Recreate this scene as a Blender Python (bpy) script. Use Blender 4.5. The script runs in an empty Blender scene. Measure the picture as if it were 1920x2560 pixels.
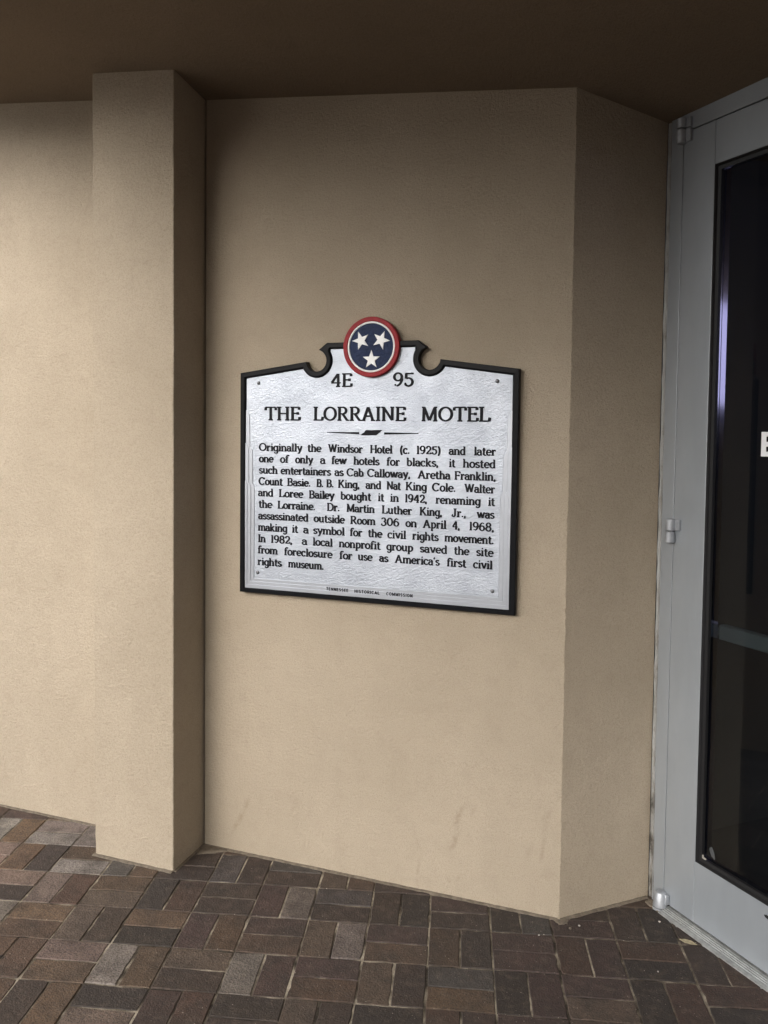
import bpy, math, random
from mathutils import Vector, Matrix
random.seed(7)
C = bpy.context.scene.collection
SC = bpy.context.scene
PI = math.pi
R2 = math.sqrt(2)

# ------------------------------------------------------------------ camera
# x runs along the plaque wall, -y is out of the wall towards the viewer, z up; metres
cam_d = bpy.data.cameras.new("camera")
cam = bpy.data.objects.new("camera", cam_d)
C.objects.link(cam)
rt = Vector((0.9325, 0.3610, 0.0109))
dn = Vector((0.0266, -0.0387, -0.9989))
fw = Vector((-0.3602, 0.9318, -0.0457))
m = Matrix((rt, -dn, -fw)).transposed().to_4x4()
m.translation = Vector((1.8457, -2.9476, 1.6753))
cam.matrix_world = m
cam_d.sensor_fit = 'AUTO'
cam_d.sensor_width = 36
cam_d.lens = 36 * 2159.5 / 2560
cam_d.shift_x = 0.01305
cam_d.shift_y = -0.0407
cam_d.clip_start = 0.05
cam_d.clip_end = 2000
SC.camera = cam

# ------------------------------------------------------------------ sky and sun
SUN_EL, SUN_AZ = math.radians(25), math.radians(190)     # azimuth of the bright part of the sky, clockwise from +y
w = bpy.data.worlds.new("World")
SC.world = w
w.use_nodes = True
nt = w.node_tree
sky = nt.nodes.new('ShaderNodeTexSky')
sky.sky_type = 'NISHITA'
sky.sun_disc = False
sky.sun_elevation = SUN_EL
sky.sun_rotation = SUN_AZ
sky.dust_density = 3.0
sky.air_density = 1.0
hs = nt.nodes.new('ShaderNodeHueSaturation')
hs.inputs['Saturation'].default_value = 0.30             # clouded over: nearly neutral
bg = nt.nodes['Background']
nt.links.new(sky.outputs[0], hs.inputs['Color'])
nt.links.new(hs.outputs[0], bg.inputs[0])
bg.inputs[1].default_value = 0.15
sl = bpy.data.lights.new("sun", 'SUN')
sl.energy = 0.5
sl.angle = math.radians(45)
sl.color = (1.0, 0.95, 0.88)
so = bpy.data.objects.new("sun", sl)
C.objects.link(so)
sd = Vector((math.sin(SUN_AZ) * math.cos(SUN_EL), math.cos(SUN_AZ) * math.cos(SUN_EL), math.sin(SUN_EL)))
so.rotation_euler = sd.to_track_quat('Z', 'Y').to_euler()
so.location = sd * 20
SC.view_settings.view_transform = 'Standard'
SC.view_settings.look = 'None'
SC.view_settings.gamma = 1
SC.view_settings.use_curve_mapping = False
SC.view_settings.exposure = 1.38
SC.cycles.max_bounces = 10
SC.cycles.diffuse_bounces = 3
SC.cycles.use_denoising = True

# ------------------------------------------------------------------ material helpers
def srgb(r, g, b):
    f = lambda c: (c / 255 / 12.92) if c / 255 <= 0.04045 else ((c / 255 + 0.055) / 1.055) ** 2.4
    return (f(r), f(g), f(b), 1)

class NT:
    def __init__(s, name):
        s.m = bpy.data.materials.new(name)
        s.m.use_nodes = True
        s.t = s.m.node_tree
        s.b = s.t.nodes['Principled BSDF']
        s.tc = s.t.nodes.new('ShaderNodeTexCoord')
        s.P = s.tc.outputs['Object']
    def lk(s, a, b): s.t.links.new(a, b)
    def n(s, typ): return s.t.nodes.new(typ)
    def val(s, x, sock):
        if isinstance(x, (int, float)): sock.default_value = x
        elif isinstance(x, (tuple, list)): sock.default_value = x
        else: s.lk(x, sock)
    def math(s, op, a, b=0.0, c=None, clamp=False):
        d = s.n('ShaderNodeMath'); d.operation = op; d.use_clamp = clamp
        s.val(a, d.inputs[0]); s.val(b, d.inputs[1])
        if c is not None: s.val(c, d.inputs[2])
        return d.outputs[0]
    def noise(s, scale, detail=4, rough=0.55, vec=None, dist=0.0):
        d = s.n('ShaderNodeTexNoise'); d.inputs['Scale'].default_value = scale
        d.inputs['Detail'].default_value = detail; d.inputs['Roughness'].default_value = rough
        d.inputs['Distortion'].default_value = dist
        s.lk(vec or s.P, d.inputs['Vector']); return d.outputs[0]
    def vor(s, scale, feature='F1', vec=None):
        d = s.n('ShaderNodeTexVoronoi'); d.feature = feature; d.inputs['Scale'].default_value = scale
        s.lk(vec or s.P, d.inputs['Vector']); return d.outputs[0]
    def scaled(s, v):
        d = s.n('ShaderNodeMapping'); d.inputs['Scale'].default_value = v
        s.lk(s.P, d.inputs['Vector']); return d.outputs[0]
    def ramp(s, fac, stops):
        d = s.n('ShaderNodeValToRGB'); e = d.color_ramp.elements
        while len(e) < len(stops): e.new(0.5)
        for q, (p, c) in zip(e, stops):
            q.position = p; q.color = c if len(c) == 4 else (*c, 1)
        s.lk(fac, d.inputs[0]); return d.outputs[0]
    def mix(s, fac, a, b, mode='MIX'):
        d = s.n('ShaderNodeMix'); d.data_type = 'RGBA'; d.blend_type = mode
        s.val(fac, d.inputs['Factor']); s.val(a, d.inputs['A']); s.val(b, d.inputs['B'])
        d.inputs['A'].default_value if False else None
        return d.outputs['Result']
    def mixc(s, fac, a, b, mode='MIX'):
        d = s.n('ShaderNodeMix'); d.data_type = 'RGBA'; d.blend_type = mode
        s.val(fac, d.inputs[0]); s.val(a, d.inputs[6]); s.val(b, d.inputs[7])
        return d.outputs[2]
    def xyz(s):
        d = s.n('ShaderNodeSeparateXYZ'); s.lk(s.P, d.inputs[0]); return d.outputs
    def bump(s, h, strength=0.3, dist=0.002, prev=None):
        d = s.n('ShaderNodeBump'); d.inputs['Strength'].default_value = strength
        d.inputs['Distance'].default_value = dist
        s.lk(h, d.inputs['Height'])
        if prev is not None: s.lk(prev, d.inputs['Normal'])
        return d.outputs[0]
    def col(s, c): s.val(c, s.b.inputs['Base Color'])
    def set(s, **k):
        for a, v in k.items(): s.val(v, s.b.inputs[a.replace('_', ' ')])
    def normal(s, n_): s.lk(n_, s.b.inputs['Normal'])

WALL = (0.455, 0.378, 0.272, 1)

def stucco(name, stains=None, tint=None):
    t = NT(name)
    big = t.noise(1.6, 5, 0.6)
    mid = t.noise(14, 5, 0.65)
    fine = t.noise(260, 3, 0.6)
    c = t.mixc(t.ramp(big, [(0.38, (0, 0, 0)), (0.64, (1, 1, 1))]), (0.428, 0.361, 0.276, 1), (0.478, 0.405, 0.313, 1))
    c = t.mixc(t.math('MULTIPLY', t.ramp(mid, [(0.5, (0, 0, 0)), (0.78, (1, 1, 1))]), 0.35), c, (0.36, 0.295, 0.22, 1))
    c = t.mixc(t.math('MULTIPLY', t.ramp(fine, [(0.36, (1, 1, 1)), (0.52, (0, 0, 0))]), 0.48), c, (0.30, 0.245, 0.175, 1))
    # scattered pits and pale grains
    spot = t.vor(42)
    c = t.mixc(t.math('MULTIPLY', t.math('LESS_THAN', spot, 0.055), 0.5), c, (0.26, 0.205, 0.145, 1))
    spot2 = t.vor(58)
    c = t.mixc(t.math('MULTIPLY', t.math('LESS_THAN', spot2, 0.06), 0.6), c, (0.62, 0.54, 0.42, 1))
    if stains:
        X, Y, Z = t.xyz()
        wob = t.math('MULTIPLY', t.math('SUBTRACT', t.noise(9, 3), 0.5), 0.05)
        brk = t.ramp(t.noise(26, 4, 0.7), [(0.36, (0, 0, 0)), (0.62, (1, 1, 1))])
        tot = None
        for (x0, z0, x1, z1, wd, k) in stains:
            # a smear along the segment (x0,z0)-(x1,z1)
            dx, dz = x1 - x0, z1 - z0
            L = math.hypot(dx, dz); ux, uz = dx / L, dz / L
            px = t.math('ADD', t.math('SUBTRACT', X, x0), wob); pz = t.math('SUBTRACT', Z, z0)
            al = t.math('ADD', t.math('MULTIPLY', px, ux), t.math('MULTIPLY', pz, uz))
            ac = t.math('ADD', t.math('MULTIPLY', px, -uz), t.math('MULTIPLY', pz, ux))
            e = t.math('DIVIDE', t.math('ABSOLUTE', ac), wd)
            a1 = t.math('SUBTRACT', 1.0, e, clamp=True)
            q = t.math('DIVIDE', t.math('ABSOLUTE', t.math('SUBTRACT', al, L / 2)), L / 2)
            a2 = t.math('MULTIPLY', t.math('SUBTRACT', 1.0, q, clamp=True), 2.2, clamp=True)
            v = t.math('MULTIPLY', t.math('MULTIPLY', a1, a2), k * 0.5)
            tot = v if tot is None else t.math('MAXIMUM', tot, v)
        tot = t.math('MULTIPLY', tot, brk, clamp=True)
        c = t.mixc(tot, c, (0.25, 0.19, 0.12, 1))
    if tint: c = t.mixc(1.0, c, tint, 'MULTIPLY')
    t.col(c)
    t.set(Roughness=0.92, Specular_IOR_Level=0.18)
    h = t.math('ADD', t.math('MULTIPLY', t.noise(300, 4, 0.75), 0.8), t.math('MULTIPLY', t.noise(85, 4, 0.7), 1.3))
    n1 = t.bump(h, 0.95, 0.0065)
    n2 = t.bump(t.noise(6, 4, 0.5), 0.25, 0.02, n1)
    t.normal(n2)
    return t.m

STAINS = [(0.212, 0.235, 0.125, 0.06, 0.014, .9), (1.085, 0.36, 1.040, 0.25, 0.012, .8), (1.062, 0.27, 1.030, 0.16, 0.020, .9),
          (0.885, 0.25, 0.925, 0.14, 0.012, .5), (0.925, 0.15, 0.905, 0.01, 0.010, .7), (1.385, 0.40, 1.352, 0.26, 0.016, .6),
          (1.365, 0.29, 1.358, 0.18, 0.012, .9), (1.015, 0.072, 1.040, 0.052, 0.012, .7), (1.038, 0.05, 1.070, 0.095, 0.010, .6),
          (1.325, 0.27, 1.300, 0.17, 0.014, .4), (0.20, 0.52, 0.19, 0.40, 0.010, .35), (1.125, 0.36, 1.10, 0.30, 0.015, .45)]
M_STUCCO = stucco('stucco')
M_SOFFIT = stucco('shade_toned_soffit_stucco', None, (0.50, 0.45, 0.41, 1))  # wall stucco tinted darker, putting the shade under the canopy into the colour
M_STUCCO_P = stucco('stucco_plaque_wall', STAINS)

def simple(name, col, rough=0.5, metal=0.0, spec=0.5, bump=None, var=0.0, vscale=20):
    t = NT(name)
    if var:
        c2 = tuple(max(0, v * (1 - var)) for v in col[:3]) + (1,)
        t.col(t.mixc(t.ramp(t.noise(vscale, 5, 0.65), [(0.35, (0, 0, 0)), (0.7, (1, 1, 1))]), c2, col))
    else:
        t.col(col)
    t.set(Roughness=rough, Metallic=metal, Specular_IOR_Level=spec)
    if bump:
        t.normal(t.bump(t.noise(bump[0], 4, 0.6), bump[1], bump[2]))
    return t.m

def m_alu():
    t = NT('anodised_aluminium')
    n_ = t.noise(5, 5, 0.6, t.scaled((1, 1, 0.25)))
    t.col(t.mixc(t.ramp(n_, [(0.35, (0, 0, 0)), (0.7, (1, 1, 1))]), (0.325, 0.352, 0.380, 1), (0.380, 0.408, 0.438, 1)))
    t.set(Metallic=0.45, Roughness=t.ramp(t.noise(18, 4), [(0.3, (.36,) * 3), (0.7, (.50,) * 3)]))
    t.normal(t.bump(t.noise(420, 2, 0.6), 0.06, 0.001))
    return t.m
M_ALU = m_alu()
M_HINGE = simple('satin_hinge_metal', (0.40, 0.42, 0.45, 1), 0.46, 0.5, 0.5, (300, .12, .001), .2, 60)
M_SILL = simple('worn_threshold_metal', (0.52, 0.53, 0.52, 1), 0.42, 0.6, 0.5, (200, .2, .001), .35, 40)

def m_silver():
    t = NT('hammered_silver_paint')
    v = t.scaled((0.62, 1.0, 1.0))
    warp = t.noise(55, 3, 0.6, v, 1.6)
    vo = t.n('ShaderNodeTexVoronoi'); vo.feature = 'SMOOTH_F1'; vo.inputs['Scale'].default_value = 190
    sc = t.n('ShaderNodeVectorMath'); sc.operation = 'MULTIPLY_ADD'
    cmb = t.n('ShaderNodeCombineXYZ'); t.lk(warp, cmb.inputs[0]); t.lk(warp, cmb.inputs[2])
    sc.inputs[1].default_value = (0.02, 0.02, 0.02)
    t.lk(cmb.outputs[0], sc.inputs[0]); t.lk(v, sc.inputs[2]); t.lk(sc.outputs[0], vo.inputs['Vector'])
    h = t.math('ADD', t.math('MULTIPLY', vo.outputs[0], 0.75), t.math('MULTIPLY', t.noise(260, 4, 0.7, v, 1.0), 1.0))
    t.col(t.mixc(t.ramp(t.noise(7, 5, 0.6), [(0.35, (0, 0, 0)), (0.7, (1, 1, 1))]), (0.305, 0.332, 0.375, 1), (0.405, 0.435, 0.485, 1)))
    t.set(Metallic=0.85, Roughness=t.ramp(t.noise(4.5, 5, 0.6), [(0.3, (.34,) * 3), (0.7, (.46,) * 3)]))
    t.normal(t.bump(h, 0.46, 0.0026))
    return t.m
M_SILVER = m_silver()
M_SILVER_S = simple('smooth_silver_paint', (0.42, 0.445, 0.49, 1), 0.40, 0.75, 0.5, (40, .12, .002), .10, 14)
M_BLACK = simple('glossy_black_paint', (0.007, 0.0075, 0.009, 1), 0.40, 0.0, 0.10, (120, .25, .002), .3, 60)
M_INK = simple('black_letter_paint', (0.006, 0.0065, 0.009, 1), 0.5, 0.0, 0.12)
M_RED = simple('red_paint', (0.30, 0.017, 0.024, 1), 0.5, 0, 0.2, (90, .2, .002), .25, 50)
M_WHITE = simple('white_paint', (0.86, 0.87, 0.87, 1), 0.45, 0, 0.4, var=.05, vscale=60)
M_BLUE = simple('blue_paint', (0.012, 0.026, 0.080, 1), 0.45, 0, 0.2, (105, .9, .005), .3, 40)
M_BOLT = simple('zinc_bolt', (0.22, 0.22, 0.23, 1), 0.33, 0.85, 0.5, var=.3, vscale=200)
M_RUBBER = simple('black_rubber', (0.010, 0.010, 0.011, 1), 0.45, 0, 0.4)
M_BEAD = simple('polished_glazing_stop', (0.50, 0.48, 0.60, 1), 0.10, 1.0, 0.5)
M_BAR = simple('grey_push_rail', (0.24, 0.28, 0.30, 1), 0.4, 0.3, 0.5)
M_DARK = simple('dark_interior', (0.085, 0.09, 0.092, 1), 0.8)
M_GAP = simple('black_gap', (0.006, 0.006, 0.006, 1), 0.9)
M_DECAL = simple('white_vinyl', (0.80, 0.81, 0.83, 1), 0.5)
M_STONE = simple('white_pebble', (0.40, 0.37, 0.33, 1), 0.7, 0, .3, (300, .4, .001), .2, 300)
M_LEAF = simple('dry_leaf', (0.30, 0.26, 0.17, 1), 0.8, 0, .2, None, .3, 120)
M_SCUFF = simple('old_tape_scrap', (0.10, 0.105, 0.11, 1), 0.6, 0, .3, None, .6, 300)
M_SANDB = simple('sand_mortar', (0.22, 0.185, 0.145, 1), 0.95, 0, .1, (240, .9, .004), .45, 45)

def m_caulk():
    t = NT('dirty_caulk')
    a = t.noise(22, 5, 0.7, t.scaled((1, 1, .5)))
    zz = t.xyz()[2]
    low = t.math('MULTIPLY', t.math('SUBTRACT', 1.0, t.math('DIVIDE', zz, 0.7), clamp=True), 0.22)      # splash-back grime near the ground
    a = t.math('SUBTRACT', a, low)
    t.col(t.ramp(a, [(0.25, (0.06, 0.053, 0.043)), (0.37, (0.22, 0.21, 0.19)), (0.50, (0.31, 0.31, 0.30)), (0.75, (0.38, 0.39, 0.39))]))
    t.set(Roughness=0.75)
    t.normal(t.bump(t.noise(60, 4, 0.65), 0.8, 0.006))
    return t.m
M_CAULK = m_caulk()

def m_glass():
    t = NT('tinted_glass')
    tr = t.n('ShaderNodeBsdfTransparent'); tr.inputs[0].default_value = (0.58, 0.61, 0.62, 1)
    gl = t.n('ShaderNodeBsdfGlossy'); gl.inputs['Roughness'].default_value = 0.015
    gl.inputs[0].default_value = (0.95, 0.97, 1, 1)
    lw = t.n('ShaderNodeLayerWeight'); lw.inputs[0].default_value = 0.5
    fr = t.math('ADD', 0.04, t.math('MULTIPLY', t.math('POWER', lw.outputs['Facing'], 5.0), 0.96))
    mx = t.n('ShaderNodeMixShader')
    t.lk(fr, mx.inputs[0]); t.lk(tr.outputs[0], mx.inputs[1]); t.lk(gl.outputs[0], mx.inputs[2])
    t.lk(mx.outputs[0], t.t.nodes['Material Output'].inputs[0])
    return t.m
M_GLASS = m_glass()

def m_brick():
    t = NT('clay_paver')
    at = t.n('ShaderNodeAttribute'); at.attribute_name = 'brick'
    c = at.outputs['Color']
    n1 = t.noise(9, 5, 0.65)
    c = t.mixc(t.math('MULTIPLY', t.ramp(n1, [(0.42, (0, 0, 0)), (0.66, (1, 1, 1))]), 0.60), c, (0.045, 0.036, 0.031, 1), 'MIX')
    n0 = t.noise(2.6, 5, 0.7, None, .6)
    c = t.mixc(t.math('MULTIPLY', t.ramp(n0, [(0.48, (0, 0, 0)), (0.62, (1, 1, 1))]), 0.30), c, (0.040, 0.034, 0.030, 1))
    n2 = t.noise(26, 4, 0.7)
    c = t.mixc(t.math('MULTIPLY', t.ramp(n2, [(0.50, (0, 0, 0)), (0.75, (1, 1, 1))]), 0.35), c, (0.19, 0.145, 0.11, 1))
    n3 = t.noise(130, 3, 0.7)
    c = t.mixc(t.math('MULTIPLY', t.ramp(n3, [(0.47, (0, 0, 0)), (0.60, (1, 1, 1))]), 0.55), c, (0.035, 0.03, 0.028, 1))
    # pale sand grains caught in the surface
    c = t.mixc(t.math('MULTIPLY', t.math('LESS_THAN', t.vor(75), 0.085), 0.55), c, (0.34, 0.30, 0.24, 1))
    c = t.mixc(t.math('MULTIPLY', t.math('LESS_THAN', t.vor(33), 0.05), 0.9), c, (0.40, 0.36, 0.30, 1))
    # spilled tar spots
    c = t.mixc(t.math('MULTIPLY', t.math('LESS_THAN', t.vor(2.3), 0.075), 0.85), c, (0.015, 0.015, 0.016, 1))
    t.col(c)
    t.set(Roughness=t.ramp(n1, [(0.3, (.62,) * 3), (0.7, (.85,) * 3)]), Specular_IOR_Level=0.35)
    h = t.math('ADD', t.noise(150, 4, 0.7), t.math('MULTIPLY', t.noise(22, 3, 0.6), 1.2))
    t.normal(t.bump(h, 0.8, 0.006))
    return t.m
M_BRICK = m_brick()

def m_sand():
    t = NT('joint_sand')
    a = t.noise(5.5, 4, 0.65)
    b = t.noise(60, 3, 0.7)
    c = t.ramp(a, [(0.40, (0.04, 0.034, 0.028)), (0.50, (0.15, 0.127, 0.098)), (0.62, (0.42, 0.37, 0.29))])
    c = t.mixc(t.math('MULTIPLY', t.ramp(b, [(0.45, (0, 0, 0)), (0.7, (1, 1, 1))]), .45), c, (0.10, 0.085, 0.065, 1))
    t.col(c); t.set(Roughness=.95, Specular_IOR_Level=.1)
    t.normal(t.bump(t.noise(300, 3, .7), .8, .003))
    return t.m
M_SAND = m_sand()

def m_farpave():
    t = NT('far_pavers')
    b = t.n('ShaderNodeTexBrick')
    b.inputs['Scale'].default_value = 1.0
    b.inputs['Brick Width'].default_value = 0.206; b.inputs['Row Height'].default_value = 0.103
    b.inputs['Mortar Size'].default_value = 0.002
    b.inputs['Color1'].default_value = (0.060, 0.044, 0.035, 1); b.inputs['Color2'].default_value = (0.09, 0.068, 0.054, 1)
    b.inputs['Mortar'].default_value = (0.24, 0.20, 0.15, 1)
    t.lk(t.P, b.inputs['Vector'])
    t.col(b.outputs[0]); t.set(Roughness=.85)
    return t.m
M_FAR = m_farpave()

# ------------------------------------------------------------------ mesh helpers
class MB:
    def __init__(s): s.v = []; s.f = []; s.mi = []; s.cur = 0
    def add(s, vs, fs):
        o = len(s.v); s.v += [tuple(v) for v in vs]
        for f in fs: s.f.append([o + i for i in f]); s.mi.append(s.cur)
    def box(s, x0, y0, z0, x1, y1, z1, T=None):
        vs = [(x, y, z) for x in (x0, x1) for y in (y0, y1) for z in (z0, z1)]
        if T: vs = [T(*v) for v in vs]
        s.add(vs, [(0, 1, 3, 2), (4, 6, 7, 5), (0, 4, 5, 1), (2, 3, 7, 6), (0, 2, 6, 4), (1, 5, 7, 3)])
    def bevbox(s, x0, y0, z0, x1, y1, z1, b, T=None):
        """box with every edge chamfered by b"""
        vs = []; ix = {}
        for i, x in enumerate((x0, x1)):
            for j, y in enumerate((y0, y1)):
                for k, z in enumerate((z0, z1)):
                    sx, sy, sz = (b if i == 0 else -b), (b if j == 0 else -b), (b if k == 0 else -b)
                    for a, p in enumerate(((x, y + sy, z + sz), (x + sx, y, z + sz), (x + sx, y + sy, z))):
                        ix[i, j, k, a] = len(vs); vs.append(p)
        fs = []
        for i in (0, 1): fs.append([ix[i, j, k, 0] for j, k in ((0, 0), (1, 0), (1, 1), (0, 1))])
        for j in (0, 1): fs.append([ix[i, j, k, 1] for i, k in ((0, 0), (1, 0), (1, 1), (0, 1))])
        for k in (0, 1): fs.append([ix[i, j, k, 2] for i, j in ((0, 0), (1, 0), (1, 1), (0, 1))])
        for i in (0, 1):
            for j in (0, 1): fs.append([ix[i, j, 0, 0], ix[i, j, 1, 0], ix[i, j, 1, 1], ix[i, j, 0, 1]])
        for i in (0, 1):
            for k in (0, 1): fs.append([ix[i, 0, k, 0], ix[i, 1, k, 0], ix[i, 1, k, 2], ix[i, 0, k, 2]])
        for j in (0, 1):
            for k in (0, 1): fs.append([ix[0, j, k, 1], ix[1, j, k, 1], ix[1, j, k, 2], ix[0, j, k, 2]])
        for i in (0, 1):
            for j in (0, 1):
                for k in (0, 1): fs.append([ix[i, j, k, 0], ix[i, j, k, 1], ix[i, j, k, 2]])
        if T: vs = [T(*v) for v in vs]
        s.add(vs, fs)
    def prism(s, poly, f0, f1, cap=True):
        """poly: list of 2-D points; f0/f1 map a 2-D point to the back and the front 3-D point"""
        n_ = len(poly)
        vs = [f0(*p) for p in poly] + [f1(*p) for p in poly]
        fs = [(i, (i + 1) % n_, n_ + (i + 1) % n_, n_ + i) for i in range(n_)]
        if cap: fs += [list(range(n_))[::-1], list(range(n_, 2 * n_))]
        s.add(vs, fs)
    def loft(s, rings, closed=True, cap0=False, cap1=False):
        n_ = len(rings[0]); o = []
        vs = [p for r in rings for p in r]; fs = []
        for k in range(len(rings) - 1):
            for i in range(n_ if closed else n_ - 1):
                j = (i + 1) % n_
                fs.append((k * n_ + i, k * n_ + j, (k + 1) * n_ + j, (k + 1) * n_ + i))
        if cap0: fs.append(list(range(n_))[::-1])
        if cap1: fs.append([(len(rings) - 1) * n_ + i for i in range(n_)])
        s.add(vs, fs)
    def build(s, name, mat, parent=None, smooth=False, recalc=True):
        me = bpy.data.meshes.new(name)
        me.from_pydata(s.v, [], s.f)
        mats = mat if isinstance(mat, (list, tuple)) else [mat]
        for q in mats: me.materials.append(q)
        if len(mats) > 1: me.polygons.foreach_set('material_index', s.mi)
        if recalc:
            import bmesh
            b = bmesh.new(); b.from_mesh(me)
            bmesh.ops.recalc_face_normals(b, faces=b.faces[:])
            b.to_mesh(me); b.free()
        if smooth:
            me.polygons.foreach_set('use_smooth', [True] * len(me.polygons))
            me.set_sharp_from_angle(angle=math.radians(40))
        me.update()
        o = bpy.data.objects.new(name, me)
        C.objects.link(o)
        if parent is not None:
            o.parent = parent
            o.matrix_parent_inverse = parent_inv(parent)
        return o

def parent_inv(p):
    return Matrix.Translation(-p.location) if p.type == 'EMPTY' else Matrix.Identity(4)

def thing(name, label, cat, loc=(0, 0, 0), group=None):
    o = bpy.data.objects.new(name, None); C.objects.link(o)
    o.location = loc; o.empty_display_size = 0.1
    o['label'] = label; o['category'] = cat
    if group: o['group'] = group
    return o
def tag(o, label, cat, group=None):
    o['label'] = label; o['category'] = cat
    if group: o['group'] = group
    return o

def ceil_z(x, y): return 2.9505 - 0.0963 * x - 0.1114 * y

# ------------------------------------------------------------------ ground
BA = math.radians(15.675)
BO = Vector((-0.282, -0.1523))
BX = Vector((math.cos(BA), math.sin(BA))); BY = Vector((-math.sin(BA), math.cos(BA)))
U = 0.206

P_ = (0.172, 0.136, 0.118); T_ = (0.128, 0.088, 0.060); B_ = (0.092, 0.064, 0.046); R_ = (0.080, 0.050, 0.039)
D_ = (0.056, 0.042, 0.036); K_ = (0.040, 0.034, 0.031); G_ = (0.235, 0.222, 0.212); S_ = (0.082, 0.078, 0.078)
V_ = (0.070, 0.048, 0.045); N_ = (0.112, 0.088, 0.070); L_ = (0.178, 0.160, 0.148)
KEY = {(-3, -1): (G_, T_), (-2, -1): (L_, G_), (-1, -1): (L_, L_),
       (-4, 0): (B_, P_), (-3, 0): (P_, P_), (-2, 0): (T_, K_), (-1, 0): (B_, G_), (0, 0): (S_, B_), (1, 0): (D_, D_), (2, 0): (S_, D_),
       (3, 0): (S_, D_), (4, 0): (N_, B_), (5, 0): (D_, D_), (6, 0): (D_, K_),
       (-3, 1): (L_, P_), (-2, 1): (P_, K_), (-1, 1): (P_, R_), (0, 1): (B_, N_), (1, 1): (K_, R_), (2, 1): (D_, D_), (3, 1): (V_, L_),
       (4, 1): (S_, D_), (5, 1): (D_, K_), (6, 1): (V_, D_), (7, 1): (K_, S_), (8, 1): (D_, V_), (9, 1): (D_, K_), (10, 1): (N_, D_),
       (-2, 2): (N_, L_), (-1, 2): (T_, B_), (0, 2): (N_, D_), (1, 2): (T_, K_), (2, 2): (V_, B_), (3, 2): (V_, B_), (4, 2): (N_, L_),
       (5, 2): (V_, T_), (6, 2): (B_, K_), (7, 2): (V_, V_), (8, 2): (R_, V_), (9, 2): (R_, K_), (10, 2): (D_, R_),
       (-2, 3): (K_, B_), (-1, 3): (B_, B_), (0, 3): (P_, T_), (1, 3): (G_, B_), (2, 3): (N_, D_), (3, 3): (L_, V_), (4, 3): (V_, B_), (5, 3): (N_, D_),
       (6, 3): (S_, T_), (7, 3): (K_, V_), (8, 3): (V_, N_), (9, 3): (K_, R_), (10, 3): (R_, K_),
       (-1, 4): (B_, D_), (0, 4): (D_, T_), (1, 4): (K_, P_), (2, 4): (V_, R_), (3, 4): (K_, D_), (4, 4): (N_, D_), (5, 4): (K_, V_),
       (6, 4): (R_, D_), (7, 4): (V_, D_), (8, 4): (N_, D_)}
PAL = [(P_, 2), (T_, 2), (B_, 5), (R_, 5), (D_, 6), (K_, 4), (G_, 0.4), (S_, 1), (V_, 4), (N_, 3), (L_, 0.8)]
def pick():
    r = random.random() * sum(q[1] for q in PAL)
    for c, k in PAL:
        r -= k
        if r <= 0: return c
    return B_

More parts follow.
